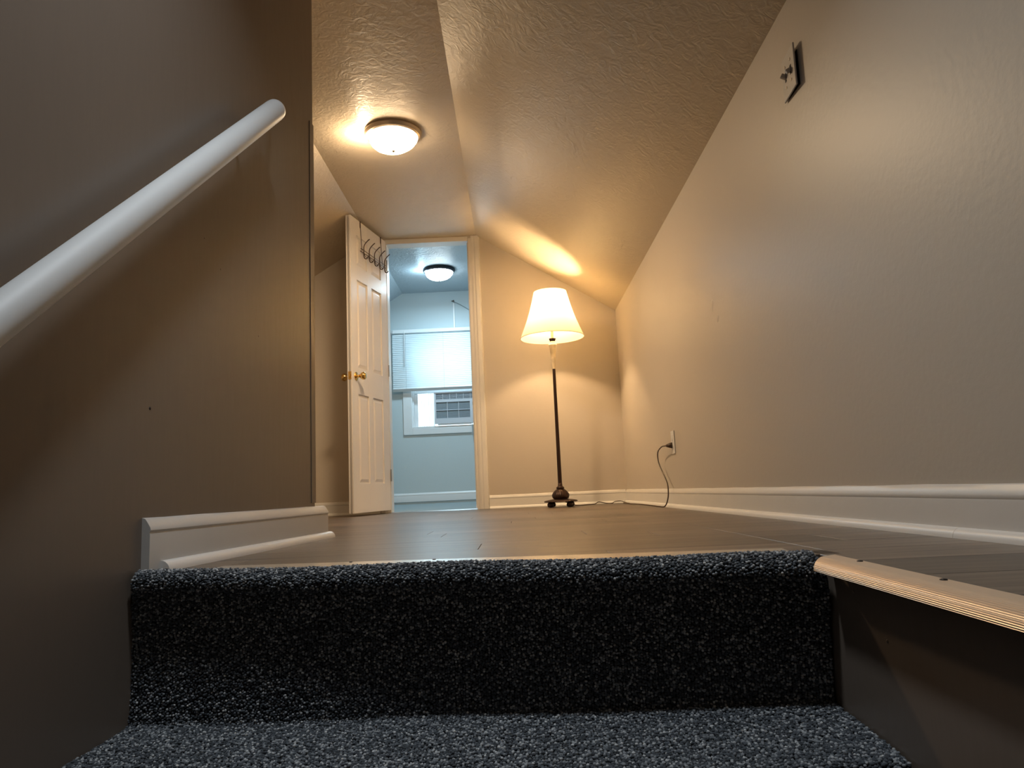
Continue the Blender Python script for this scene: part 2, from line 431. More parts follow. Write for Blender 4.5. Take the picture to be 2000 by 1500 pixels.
# short piece on the dark wall, runs a little past the corner
pts = [(xl(y), y) for y in np.linspace(1.402, 2.415, 14)]
bb = struct(sweep([(u * 1.25, h) for u, h in BPROF], pts, (.997, -.076), lambda y: zf(y) + .001, 1.02, wave=.006).obj('baseboard_left', M['trim'], smooth=True, angle=35))
# painted return behind the end, where it wraps the corner
MB().box(xl(2.35) - .13, xl(2.38) + .001, 2.341, 2.356, zf(2.35), zf(2.35) + .10).obj('return', M['trim'], bb, bevel=.002)
pts = [(xl(y) + .016, y) for y in np.linspace(1.44, 2.43, 12)]
bow = [.012 * math.sin(math.pi * i / 11) * 0 for i in range(12)]
sh = sweep([(u * 1.15, h * 1.05) for u, h in SPROF], pts, (.997, -.076), zf, 1.0)
sh.obj('shoe_molding', M['shoe'], bb, smooth=True, angle=50)
# bedroom baseboard, lifted off the floor on a dark gap
def zb(y): return .066
bb = struct(sweep(BPROF, lin((XLH, YW), (XR, YW), 14), (0, -1), zb, .84).obj('baseboard_bedroom', M['win'], smooth=True, angle=35))
bb.location.z = .012

# ------------------------------------------------------------------ door casing, threshold, leaf
tr = struct(MB().box(XD1 - .004, XD1 + .030, YF - .004, YF2 + .004, .018, ZD + .004).obj('trim_1', M['trim'], bevel=.002))
b = MB()
cp = [(0, 0), (.010, 0), (.013, .012), (.013, .024), (.017, .034), (.018, .058), (.014, .066), (0, .070)]
b.prism([(XD1 + .018 + w, YF - u, zf(5.6)) for u, w in cp], [(XD1 + .018 + w, YF - u, ZD + .02) for u, w in cp])
b.obj('side_casing', M['trim'], tr)
MB().box(XD1 - .016, XD1 - .0041, YF + .045, YF + .075, .02, ZD - .002).obj('door_stop', M['trim'], tr, bevel=.002)
tr2 = struct(MB().box(XD0 - .02, XD1 - .005, YF - .006, YF2 + .004, ZD - .018, ZD + .018).obj('trim_2', M['trim'], bevel=.002))
tr3 = struct(MB().box(XD0 - .030, XD0 + .004, YF - .004, YF2 + .004, .018, ZD - .019).obj('trim_3', M['trim'], bevel=.002))
b = MB()
b.prism([(XD0 - .012 - w, YF - u, zf(5.6)) for u, w in cp], [(XD0 - .012 - w, YF - u, ZD - .01) for u, w in cp])
b.obj('side_casing', M['trim'], tr3)
tag(MB().prism([(XD0, YF - .012, .0225), (XD0, YF - .004, .029), (XD0, YF + .024, .029), (XD0, YF + .032, .0225)],
               [(XD1, YF - .012, .0225), (XD1, YF - .004, .029), (XD1, YF + .024, .029), (XD1, YF + .032, .0225)]).obj('threshold_strip', M['steel']),
    'thin bright metal strip across the floor under the open doorway', 'threshold')

# door leaf in local space: u from hinge along the leaf, v across the thickness (0 = face seen), z up
HX, HY = -.953, 5.570
E_ = Vector((-1.097 - HX, 4.965 - HY)); LW = E_.length; E_.normalize()
ang = math.atan2(E_.y, E_.x)
door = empty('door_1', (HX, HY, 0), ang); struct(door)
# local +x = along leaf; local y: left of direction; direction is -Y so left (+90deg) is +X => visible face at y=0, body to negative y
T = .035; LZ0, LZ1 = .047, 2.140
us = [0, .105, .280, .352, .527, LW]          # stile, panel, mullion, panel, stile
zs = [LZ0, .245, .865, 1.050, 1.690, 1.795, 2.020, LZ1]
b = MB().box(0, LW, -T + .010, -.010, LZ0, LZ1)   # core
for (a, c) in ((us[0], us[1]), (us[2], us[3]), (us[4], us[5])): b.box(a, c, -T, 0, LZ0, LZ1)
for k in (0, 2, 4, 6):
    for (a, c) in ((us[1], us[2]), (us[3], us[4])): b.box(a, c, -T + .0002, -.0002, zs[k], zs[k + 1])
leaf = b.obj('leaf', M['door'], door)
for k in (1, 3, 5):
    for (a, c) in ((us[1], us[2]), (us[3], us[4])):
        z0, z1 = zs[k], zs[k + 1]; b = MB()
        for s, yy, yo in ((1, -.010, -.002), (-1, -T + .010, -T + .002)):
            i0, i1 = .0, .030
            base = [(a + .006, yy, z0 + .006), (c - .006, yy, z0 + .006), (c - .006, yy, z1 - .006), (a + .006, yy, z1 - .006)]
            top = [(a + i1, yo, z0 + i1), (c - i1, yo, z0 + i1), (c - i1, yo, z1 - i1), (a + i1, yo, z1 - i1)]
            sl = [(a, yy + .010 * s, z0), (c, yy + .010 * s, z0), (c, yy + .010 * s, z1), (a, yy + .010 * s, z1)]
            b.prism(base, top)
        b.obj('panel', M['door'], door)
# knobs, roses, latch plate, hinges
def knob(side):
    s = 1 if side > 0 else -1; y0_ = 0 if side > 0 else -T
    prof = [(.031, 0), (.031, .003), (.024, .007), (.012, .010), (.0095, .022), (.012, .030), (.020, .038), (.026, .048), (.0275, .058), (.025, .066), (.018, .071), (.002, .072)]
    b = MB().lathe(prof, 24)
    o = b.obj('door_knob', M['brass'], door, smooth=True, angle=60)
    o.location = (LW - .062, y0_, .985); o.rotation_euler = (-math.pi / 2 * s, 0, 0)
knob(1); knob(-1)
lp = MB().box(LW - .0005, LW + .0015, -T + .006, -.006, .957, 1.013).obj('latch_plate', M['brass'], door, bevel=.0005)
MB().box(LW + .0015, LW + .010, -T + .012, -.012, .973, .995).obj('latch_bolt', M['brass'], lp, bevel=.002)
for zz in (.26, 1.06, 1.90):
    MB().lathe([(.005, 0), (.005, .09)], 10, (-.006, .004, zz)).obj('hinge', M['steel'], door, smooth=True, angle=40)

# over-the-door hook rack
rack = empty('over_door_hook_rack', (HX, HY, 0), ang)
tag(rack, 'brown wire over-door rack with five double hooks on top of the white door', 'hook rack')
for u in (.462, .100):
    b = MB()
    b.tube([(u, -T - .003, LZ1 - .05), (u, -T - .003, LZ1 + .003), (u, .003, LZ1 + .003), (u, .003, LZ1 - .05)], .0028, 6)
    b.box(u - .006, u + .006, -T - .0035, .0035, LZ1 + .0005, LZ1 + .0035)
    b.box(u - .006, u + .006, .0008, .0038, LZ1 - .045, LZ1 + .0035)
    b.obj('door_bracket', M['iron'], rack)
    MB().tube([(u, .003, LZ1 - .04), (u - .004, .006, 2.02), (u - .008, .010, 1.925)], .0022, 6, 6).obj('strap', M['iron'], rack, smooth=True)
for zz, yy in ((1.935, .010), (1.917, .006)):
    MB().tube([(.475, yy, zz), (.02, yy, zz)], .0024, 6).obj('rail', M['iron'], rack, smooth=True)
for k in range(5):
    u = .430 - k * .093
    pts = [(u, .060, 2.012), (u, .045, 2.002), (u, .026, 1.984), (u, .014, 1.962), (u, .013, 1.93), (u, .013, 1.895), (u, .020, 1.872), (u, .034, 1.868), (u, .044, 1.880)]
    MB().tube(pts, .0038, 8, 5).obj('hook', M['iron'], rack, smooth=True)
    if k < 4: MB().tube([(u, .012, 1.935), (u - .02, .012, 1.900), (u - .05, .012, 1.893), (u - .075, .012, 1.905), (u - .093, .012, 1.93)], .0022, 6, 5).obj('scroll', M['iron'], rack, smooth=True)

# ------------------------------------------------------------------ bedroom window, blind, air conditioner
win = empty('window_1', (0, 0, 0)); struct(win)
def casing(x0, x1, z0, z1, name='casing'):
    return MB().box(x0, x1, YW - .016, YW, z0, z1).obj(name, M['win'], win, bevel=.003)
casing(WX0 - .082, WX0 + .006, WZ0 - .06, WZ1 + .07)
casing(WX1 - .006, WX1 + .082, WZ0 - .06, WZ1 + .07)
casing(WX0 + .0065, WX1 - .0065, WZ1, WZ1 + .07)
casing(WX0 + .0065, WX1 - .0065, WZ0 - .06, WZ0 + .002)
MB().box(WX0 + .001, WX1 - .001, YW - .012, YW + .118, WZ0 + .0025, WZ0 + .018).obj('sill', M['win'], win, bevel=.003)
for (a, c) in ((WX0 + .0005, WX0 + .022), (WX1 - .022, WX1 - .0005)):
    MB().box(a, c, YW + .02, YW + .118, WZ0 + .0185, WZ1).obj('jamb', M['win'], win, bevel=.002)
ix0, ix1 = WX0 + .0225, WX1 - .0225
def sash(y, z0, z1, nm):
    b = MB(); w = .034
    b.box(ix0, ix0 + w, y, y + .028, z0, z1).box(ix1 - w, ix1, y, y + .028, z0, z1).box(ix0 + w, ix1 - w, y, y + .028, z0, z0 + w).box(ix0 + w, ix1 - w, y, y + .028, z1 - w, z1)
    s = b.obj(nm, M['win'], win)
    MB().box(ix0 + w, ix1 - w, y + .011, y + .015, z0 + w, z1 - w).obj('pane', M['glass'], s)
sash(YW + .075, 1.22, WZ1 - .001, 'upper_sash')
sash(YW + .040, 1.143, 1.62, 'lower_sash')
# raised inner track that stands left of the opening
MB().box(ix0, ix0 + .036, YW + .040, YW + .068, WZ0 + .019, 1.142).obj('side_track', M['win'], win, bevel=.004)
# accordion side curtain of the unit
b = MB(); nx = 7; xa, xb = ix0 + .037, -.7835
for i in range(nx):
    u0 = xa + (xb - xa) * i / nx; u1 = xa + (xb - xa) * (i + 1) / nx; um = (u0 + u1) / 2
    for (p, q, yp, yq) in ((u0, um, YW + .06, YW + .052), (um, u1, YW + .052, YW + .06)):
        b.add([(p, yp, WZ0 + .019), (q, yq, WZ0 + .019), (q, yq, 1.142), (p, yp, 1.142), (p, yp + .002, WZ0 + .019), (q, yq + .002, WZ0 + .019), (q, yq + .002, 1.142), (p, yp + .002, 1.142)],
              [(0, 1, 2, 3), (7, 6, 5, 4), (0, 4, 5, 1), (3, 2, 6, 7), (0, 3, 7, 4), (1, 5, 6, 2)])

ac = empty('air_conditioner', (0, 0, 0))
tag(ac, 'pale grey window air conditioner with grille and black display under the blind', 'air conditioner')
b.obj('side_curtain', M['panel'], ac)
AX0, AX1, AZ0, AZ1, AY = -.782, -.341, .826, 1.140, YW - .030
MB().box(AX0 + .012, AX1 - .012, YW + .004, YW + .36, AZ0 + .004, AZ1 - .006).obj('cabinet', M['ac'], ac)
# face frame with openings
b = MB()
gx0, gx1 = AX0 + .018, -.430
vz0, vz1 = 1.066, 1.128; fz0, fz1 = .880, 1.040
vx1 = AX1 - .014
b.box(AX0, AX1, AY + .018, YW + .0035, AZ0, AZ1)
b.box(AX0, gx0, AY, AY + .018, AZ0, AZ1).box(vx1, AX1, AY, AY + .018, AZ0, AZ1)
b.box(gx0, vx1, AY, AY + .018, vz1, AZ1).box(gx0, vx1, AY, AY + .018, fz1, vz0).box(gx0, vx1, AY, AY + .018, AZ0, fz0)
b.box(gx1, vx1, AY, AY + .018, fz0, fz1)
b.obj('front_frame', M['ac'], ac)
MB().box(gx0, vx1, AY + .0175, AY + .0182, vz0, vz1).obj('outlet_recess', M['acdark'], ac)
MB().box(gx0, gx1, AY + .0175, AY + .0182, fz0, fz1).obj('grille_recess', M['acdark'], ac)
for k in range(5):
    z = vz0 + .004 + k * .0125
    MB().box(gx0 + .0005, vx1 - .0005, AY + .004, AY + .014, z, z + .004).obj('louver', M['ac'], ac)
for k in range(1, 6):
    x = gx0 + (vx1 - gx0) * k / 6
    MB().box(x - .002, x + .002, AY + .001, AY + .016, vz0, vz1).obj('louver_rib', M['ac'], ac)
b = MB()
for k in range(22):
    z = fz0 + .004 + k * .0072
    b.box(gx0, gx1, AY + .010, AY + .013, z, z + .0026)
for k in range(42):
    x = gx0 + .004 + k * (gx1 - gx0 - .006) / 42
    b.box(x, x + .0018, AY + .008, AY + .0098, fz0, fz1)
g = b.obj('grille_mesh', M['acdark'], ac); g['kind'] = 'stuff'
g.data.materials[0] = mat('grille_plastic', (.42, .50, .56), .5)
for k in (1, 2):
    x = gx0 + (gx1 - gx0) * k / 3
    MB().box(x - .0025, x + .0025, AY + .001, AY + .012, fz0, fz1).obj('grille_bar', M['ac'], ac)
MB().box(gx0, gx1, AY + .0012, AY + .0118, (fz0 + fz1) / 2 - .0025, (fz0 + fz1) / 2 + .0025).obj('grille_bar', M['ac'], ac)
MB().box(-.404, -.378, AY - .0015, AY + .001, 1.000, 1.032).obj('display', M['display'], ac, bevel=.001)
for (x, z, r) in ((-.399, .985, .005), (-.382, .985, .005), (-.388, .962, .008), (-.388, .938, .008)):
    MB().lathe([(r, 0), (r, .003), (r * .8, .0045)], 14).obj('button', M['white'], ac, smooth=True, angle=40).matrix_world = Matrix.Translation((x, AY, z)) @ Matrix.Rotation(math.pi / 2, 4, 'X')
MB().lathe([(.006, 0), (.005, .003)], 14).obj('power_button', M['screw'], ac, smooth=True, angle=40).matrix_world = Matrix.Translation((-.388, AY, .908)) @ Matrix.Rotation(math.pi / 2, 4, 'X')
MB().box(-.750, -.420, AY + .004, YW - .013, .812, .8255).obj('drip_tray', M['win'], ac, bevel=.003)
MB().tube([(-.412, AY + .012, .826), (-.410, AY - .004, .800), (-.408, AY - .006, .74), (-.402, AY - .002, .66), (-.392, AY + .006, .56), (-.372, AY + .012, .47), (-.352, AY + .014, .40), (-.340, AY + .016, .30), (-.33, AY + .014, .16), (-.29, AY - .01, .075)], .0042, 8, 6).obj('power_cord', M['grey_cord'], ac, smooth=True)
MB().tube([(-.420, AY + .010, .826), (-.419, AY - .006, .79), (-.418, AY - .007, .705)], .0022, 6, 5).obj('tie_strap', M['white'], ac, smooth=True)

# venetian blind, outside mounted
BX0, BX1 = -1.178, -.165; BYc = YW - .062
bl = empty('venetian_blind', (0, 0, 0))
tag(bl, 'white horizontal slat blind half lowered over the bedroom window', 'blind')
MB().box(BX0 + .004, BX1 - .004, BYc - .022, BYc + .018, 1.742, 1.777).obj('headrail', M['win'], bl, bevel=.002)
for x in (BX0 - .004, BX1 + .000):
    MB().box(x, x + .004, BYc - .018, YW, 1.738, 1.780).obj('end_bracket', M['win'], bl)
MB().prism([(BX0, BYc + a_, z_) for a_, z_ in ((.004, 1.158), (.013, 1.160), (.013, 1.186), (-.013, 1.186), (-.013, 1.182))], [(BX1, BYc + a_, z_) for a_, z_ in ((.004, 1.158), (.013, 1.160), (.013, 1.186), (-.013, 1.186), (-.013, 1.182))]).obj('bottom_rail', M['win'], bl)
tilt = math.radians(66); sw = .0112
b = MB(); n = 6; ring = []
for k in range(n + 1):
    s = -sw + 2 * sw * k / n; h = .0025 * (1 - (s / sw) ** 2)
    # along slat: rotated so the room face looks slightly up
    yy = s * math.cos(tilt) - h * math.sin(tilt); z = s * math.sin(tilt) + h * math.cos(tilt)
    ring.append((yy, z))
v = []
for x in (BX0, BX1):
    for yy, z in ring: v.append((x, yy, z))
f = [(k, k + 1, n + 2 + k, n + 1 + k) for k in range(n)]
b.add(v, f)
sm = b.mesh('slat', M['slat'], True)
NS = 29
for k in range(NS):
    o = bpy.data.objects.new('slat', sm); COL.objects.link(o); o.parent = bl
    o.location = (random.uniform(-.001, .001), BYc, 1.198 + (1.724 - 1.198) * k / (NS - 1)); o.rotation_euler = (random.uniform(-.02, .02), 0, 0)
for x in (-1.045, -.67, -.30):
    MB().tube([(x, BYc - .0135, 1.742), (x, BYc - .0135, 1.18)], .0009, 5).obj('ladder_cord', M['grey_cord'], bl)
MB().tube([(-1.052, BYc - .022, 1.765), (-1.054, BYc - .024, 1.73), (-1.058, BYc - .026, 1.40)], .0032, 8).obj('tilt_wand', M['white'], bl, smooth=True)

# surface cable channel above the blind
cc = empty('cable_channel', (-.557, YW, 1.80))
tag(cc, 'thin white vertical cable channel with hook on bedroom wall above blind', 'cable channel')
MB().box(-.008, .008, -.012, 0, -.04, .245).obj('channel', M['win'], cc, bevel=.002)
MB().tube([(0, -.001, .262), (-.012, -.02, .268), (-.018, -.02, .262), (.004, -.024, .258), (.012, -.02, .25)], .0030, 6, 4).obj('hook', M['iron'], cc, smooth=True)
MB().lathe([(.006, 0), (.006, .012)], 10, (0, -.008, .264)).obj('clip', M['iron'], cc)
tag(MB().tube([(-.552, YW - .018, 2.058), (-.48, YW - .02, 2.018), (-.40, YW - .02, 1.965), (-.33, YW - .02, 1.922), (-.20, YW - .02, 1.86), (.0, YW - .015, 1.80)], .0034, 6, 5).obj('wall_cable', M['grey_cord'], smooth=True),
    'dark thin cable slanting down right from the hook on the bedroom wall', 'cable')

# ------------------------------------------------------------------ ceiling lights
def ceiling_light(loc, rim, em, power, col, label, scale=1.0, tiltx=0.0, leak=None):
    t = empty('ceiling_light', loc); t.scale = (scale,) * 3
    tag(t, label, 'ceiling light', 'flush dome ceiling lights')
    MB().lathe([(.145, 0), (.158, -.002), (.160, -.012), (.153, -.020), (.150, -.028), (.140, -.033), (.134, -.031), (.128, -.010), (.02, -.004)], 48).obj('rim', rim, t, smooth=True, angle=40)
    d = MB().lathe([(.137, -.026), (.136, -.040), (.128, -.058), (.112, -.076), (.088, -.091), (.058, -.101), (.028, -.106), (.004, -.107)], 48, closed=False).obj('dome', em, t, smooth=True)
    d.rotation_euler = (0, tiltx, 0)
    MB().lathe([(.0085, -.104), (.010, -.110), (.006, -.116), (.002, -.120)], 14).obj('finial', M['nickel'], t, smooth=True)
    return t
DH = emat('lit_warm_glass', WARM_C, E_HALL); DF = emat('lit_cool_glass', (0.78, .93, 1.0), E_FAR); DS = emat('lit_stair_glass', NEUTRAL, 1.2)
lt = ceiling_light((-.605, 3.86, CZ_), M['nickel'], DH, P_HALL, WARM_C, 'lit dome ceiling light with brushed rim on the hall ceiling', 1.0, math.radians(-7))
light('hall_bulb', 'POINT', (-.605 - .165, 3.86, CZ_ - .075), 2.0, WARM_C, .02)
light('hall_bulb_down', 'AREA', (-.605, 3.86, CZ_ - .135), P_HALL, WARM_C, .22)
lt2 = ceiling_light((-.622, 6.46, CZ_), M['blackrim'], DF, P_FAR, COOL, 'lit dome ceiling light with dark rim seen through the doorway', .92, math.radians(-4))
light('bedroom_bulb', 'POINT', (-.622 - .16, 6.46, CZ_ - .07), .6, COOL, .02)
light('bedroom_bulb_down', 'AREA', (-.622, 6.46, CZ_ - .13), P_FAR, COOL, .20)
lt3 = ceiling_light((-.22, .98, CZ_), M['nickel'], DS, P_STAIR, NEUTRAL, 'dome ceiling light above the carpeted stairs, nearest to the viewer', 1.0, 0)
light('stair_bulb', 'AREA', (-.22, .98, CZ_ - .135), P_STAIR, NEUTRAL, .17).data.spread = math.radians(122)

# ------------------------------------------------------------------ floor lamp
LX, LY = .300, 5.15; LZ = zf(LY)
lamp = empty('floor_lamp', (LX, LY, LZ))
tag(lamp, 'lit floor lamp with cream cone shade and dark bronze pole in the corner', 'floor lamp')
for k in range(4):
    a = math.radians(35 + 90 * k)
    b = MB().lathe([(.004, 0), (.016, .003), (.021, .012), (.021, .022), (.016, .031), (.010, .036)], 18, (.094 * math.cos(a), .094 * math.sin(a), 0))
    b.obj('foot', M['bronze'], lamp, smooth=True)
b = MB(); n = 48; prof = [(.02, .034), (.118, .035), (.122, .040), (.116, .045), (.085, .051), (.05, .056), (.02, .058)]
v = []; f = []
for r_, z in prof:
    for i in range(n):
        a = 2 * math.pi * i / n; k = 1 + .06 * math.cos(4 * (a - math.radians(35)))
        v.append((r_ * k * math.cos(a), r_ * k * math.sin(a), z))
for k in range(len(prof) - 1):
    for i in range(n): j = (i + 1) % n; f.append((k * n + i, k * n + j, (k + 1) * n + j, (k + 1) * n + i))
f.append(tuple(range(n - 1, -1, -1))); f.append(tuple((len(prof) - 1) * n + i for i in range(n)))
b.add(v, f).obj('base_plate', M['bronze'], lamp, smooth=True, angle=50)
b = MB().lathe([(.046, .056), (.055, .060), (.059, .070), (.059, .080), (.056, .090), (.048, .103), (.038, .114), (.029, .121), (.024, .124)], 64, flute=(3, 7, .035, 20))
b.obj('fluted_base', M['bronze'], lamp, smooth=True)
b = MB().lathe([(.024, .122), (.027, .127), (.028, .133), (.025, .138), (.018, .142), (.016, .150), (.0145, .165)], 32)
b.obj('collar', M['bronze'], lamp, smooth=True)
MB().lathe([(.0145, .160), (.0125, .50), (.0105, .975)], 24).obj('pole', M['bronze'], lamp, smooth=True, angle=40)
MB().lathe([(.0105, .970), (.012, .985), (.0135, 1.02), (.019, 1.075), (.025, 1.125), (.028, 1.138), (.031, 1.143), (.029, 1.148), (.020, 1.166), (.016, 1.170)], 32).obj('marble_neck', M['marble'], lamp, smooth=True, angle=50)
MB().lathe([(.015, 1.168), (.019, 1.174), (.024, 1.186), (.025, 1.190), (.012, 1.194)], 24).obj('cap', M['bronze'], lamp, smooth=True, angle=40)
MB().lathe([(.0095, 1.190), (.0095, 1.275), (.012, 1.280), (.012, 1.315), (.004, 1.318)], 16).obj('socket', mat('candle_tube', (.55, .48, .33), .4, .5), lamp, smooth=True, angle=40)
bulbz = 1.375
MB().lathe([(.012, 1.318), (.016, 1.332), (.028, 1.355), (.030, 1.375), (.026, 1.393), (.014, 1.404), (.002, 1.407)], 20).obj('bulb', emat('lit_bulb_glass', WARM_C, 20.0), lamp, smooth=True).visible_shadow = True
S0, S1, R0, R1 = 1.198, 1.535, .228, .118
b = MB(); n = 96
for (r_, z) in ((R0, S0), ((R0 + R1) / 2 - .004, (S0 + S1) / 2), (R1, S1)): pass
prof = [(R0 + (R1 - R0) * t - .010 * math.sin(math.pi * t), S0 + (S1 - S0) * t) for t in [k / 10 for k in range(11)]]
shade = MB().lathe(prof, n, closed=False).obj('shade', M['shade'], lamp, smooth=True)
rimm = mat('shade_trim', (.55, .45, .32), .8)
MB().tube([(R0 * math.cos(a), R0 * math.sin(a), S0) for a in [2 * math.pi * k / 64 for k in range(65)]], .0022, 6).obj('shade_ring', rimm, shade, smooth=True)
MB().tube([(R1 * math.cos(a), R1 * math.sin(a), S1) for a in [2 * math.pi * k / 48 for k in range(49)]], .0020, 6).obj('shade_ring', rimm, shade, smooth=True)
b = MB()
for k in range(3):
    a = 2 * math.pi * k / 3 + .4; b.tube([(.006 * math.cos(a), .006 * math.sin(a), S1 - .02), (R1 * math.cos(a), R1 * math.sin(a), S1)], .0015, 5)
b.obj('spider', M['bronze'], shade)
b = MB()
for s in (-1, 1): b.tube([(s * .008, 0, 1.285), (s * .045, 0, 1.33), (s * .050, 0, 1.40), (s * .030, 0, 1.47), (0, 0, S1 - .02)], .0015, 5, 5)
b.obj('harp', M['bronze'], lamp)
light('lamp_bulb', 'POINT', (LX, LY, LZ + bulbz), P_LAMP, WARM, .034)
# power cord and plug (children of the lamp, in lamp space)
def ll(x, y, z): return (x - LX, y - LY, z - LZ)
zc_ = lambda y: zf(y) + .0035
cp = [ll(.33, 5.17, LZ + .034), ll(.37, 5.20, LZ + .020), ll(.42, 5.28, zc_(5.28)), ll(.50, 5.33, zc_(5.3)), ll(.56, 5.42, zc_(5.4)), ll(.60, 5.50, zc_(5.5) + .012), ll(.66, 5.50, zc_(5.5)), ll(.69, 5.43, zc_(5.4)), ll(.72, 5.50, zc_(5.5) + .010),
      ll(.765, 5.50, zc_(5.5) + .012), ll(.785, 5.35, zc_(5.3)), ll(.77, 5.12, zc_(5.1)), ll(.74, 5.20, zc_(5.2) + .004), ll(.76, 5.05, zc_(5.0)), ll(.785, 4.80, zc_(4.8)), ll(.79, 4.60, zc_(4.6)), ll(.785, 4.30, zc_(4.3)), ll(.78, 4.10, zc_(4.1)),
      ll(.785, 3.97, zc_(4) + .004), ll(.79, 3.90, .080), ll(.79, 3.88, .140), ll(.79, 3.93, .184), ll(.79, 4.08, .268), ll(.79, 4.09, .327), ll(.79, 3.98, .352), ll(.792, 3.90, .353), ll(.80, 3.87, .353)]
MB().tube(cp, .0034, 7, 6).obj('power_cord', M['cord'], lamp, smooth=True)
MB().tube([ll(.797, 3.885, .353), ll(.803, 3.867, .353), ll(.813, 3.857, .353), ll(.8235, 3.855, .353)], [.006, .010, .014, .016], 10).obj('plug', M['cord'], lamp, smooth=True)

# ------------------------------------------------------------------ outlet and switch
ou = empty('wall_outlet', (XR, 3.845, .368))
tag(ou, 'white wall outlet low on the right wall with lamp plug in it', 'outlet')
MB().box(-.006, 0, -.036, .036, -.060, .060).obj('plate', M['white'], ou, bevel=.002)
for z in (-.021, .021):
    s = MB().lathe([(.0165, 0), (.0165, .0018), (.015, .0024)], 20).obj('socket', M['white'], ou, smooth=True, angle=40)
    s.matrix_local = Matrix.Translation((-.0055, 0, z)) @ Matrix.Rotation(-math.pi / 2, 4, 'Y')
sw_ = empty('light_switch', (XR, 1.930, 1.292))
tag(sw_, 'beige double toggle switch plate standing off the right wall near ceiling', 'light switch')
# plate sits crooked, its near edge off the wall
p = MB().box(-.005, 0, -.056, .056, -.061, .061).obj('plate', mat('switch_plate', (.62, .58, .53), .35), sw_, bevel=.0018)
p.rotation_euler = (math.radians(1.5), 0, math.radians(-4.5)); p.location = (-.0072, 0, 0)
MB().box(-.0016, 0, -.044, .040, -.057, .045).obj('gap_shadow', M['hole'], sw_)  # flat black sheet standing in for the shadow in the gap behind the plate
for yy, up in ((.023, 1), (-.023, -1)):
    t = MB().box(-.016, .002, -.0045, .0045, -.006, .006).obj('toggle', mat('toggle', (.5, .46, .42), .35), p, bevel=.001)
    t.location = (-.004, yy, .0); t.rotation_euler = (0, math.radians(28 * up), 0)
    MB().box(-.0056, -.0046, yy - .006, yy + .006, -.013, .013).obj('toggle_slot', M['hole'], p)
    for z in (-.030, .030): 
        MB().box(-.0062, -.0045, yy - .003, yy + .003, z - .003, z + .003).obj('plate_screw', M['nickel'], p)

# repaired spot with a shinier coat on the right wall
pm = mat('glossy_patch', (0.66, 0.60, 0.52), 0.22, bump=.2, bscale=40)
WR = bpy.data.objects['wall_right']
for (y_, z_, a_, ry, rz_) in ((2.931, .869, -.75, .030, .006), (2.86, .801, -.85, .018, .004)):
    o = MB().lathe([(1, 0), (.9, .02), (.5, .04), (.01, .05)], 24).obj('paint_patch', pm, WR, smooth=True)
    o.matrix_world = Matrix.Translation((XR + .0003, y_, z_)) @ Matrix.Rotation(a_, 4, 'X') @ Matrix.Rotation(-math.pi / 2, 4, 'Y') @ Matrix.Diagonal((rz_ * 3, ry, .03, 1))
# ------------------------------------------------------------------ handrail
hr = empty('handrail', (0, 0, 0))
tag(hr, 'white round wooden handrail sloping up the dark left wall', 'handrail')
P0 = Vector((-.676 - .035, .946 - 1.3, .42 - 1.3 * .875)); 
dirv = (Vector((-.606, 1.835, 1.196)) - Vector((-.676, .946, .423))).normalized()
Pe = Vector((-.606, 1.835, 1.196)) + dirv * .02
P0 = Pe - dirv * 3.2
RR = .0285
b = MB()
# soft flat end cap
b.tube([P0, Pe - dirv * .8, Pe - dirv * .020, Pe - dirv * .006, Pe], [RR, RR, RR, RR * .97, RR * .80], 32)
b.obj('rail', M['rail'], hr, smooth=True, angle=55)
for (w, k) in ((Vector((-.668, 1.966, 1.232)), .065), (Vector((-.683, 1.770, 1.055)), .33)):
    c = Pe - dirv * k
    u_ = (c - w); u_.normalize()
    b = MB().tube([w, w + Vector((.012, -.004, .002)), w + Vector((.024, -.03, .0)), c + Vector((0, 0, -RR * .8))], .0050, 8, 5)
    b.obj('bracket', M['steel'], hr, smooth=True)
    s = MB().lathe([(.0085, -.002), (.0085, .006), (.006, .010), (.001, .0115)], 14).obj('bracket_screw', M['steel'], hr, smooth=True, angle=50)
    s.matrix_world = Matrix.Translation(w) @ Matrix.Rotation(math.pi / 2, 4, 'Y')

# ------------------------------------------------------------------ stair nosing on the right edge
st = empty('stair_nosing', (0, 0, 0))
tag(st, 'ribbed tan metal edge nosing along the right side of stairwell', 'nosing')
prof = [(.011, .0005), (.011, .0028), (-.012, .0034)]
nr = 84
for k in range(nr + 1):
    t = k / nr; a = math.radians(94) * t
    rib = .0014 if (k > 6 and (k // 3) % 2) else 0
    prof.append((-.014 - (.024 - rib) * math.sin(a), .0034 - (.0175 - rib) * (1 - math.cos(a))))
prof += [(-.020, -.014), (-.018, .000), (-.004, .0005)]
ys = np.linspace(1.155, YB, 30)
rings = []
for i, y in enumerate(ys):
    ring = []
    for (u, h) in prof:
        yo = y
        if i == 0: yo = y + .8 * (u + .037) - .03       # mitred end
        ring.append((xw(yo) + u, yo, zf(yo) + h))
    rings.append(ring)
n = len(prof); v = [p for r_ in rings for p in r_]; f = []
for i in range(len(rings) - 1):
    for k in range(n): f.append((i * n + k, i * n + (k + 1) % n, (i + 1) * n + (k + 1) % n, (i + 1) * n + k))
f += [tuple(range(n)), tuple((len(rings) - 1) * n + k for k in range(n - 1, -1, -1))]
MB().add(v, f).obj('ribbed_profile', M['alu'], st)
for y in (1.055, .84, .665, .46, .25):
    MB().lathe([(.0042, .0028), (.0040, .0042), (.002, .0048)], 12, (xw(y) + .003, y, zf(y))).obj('screw', M['screw'], st, smooth=True)
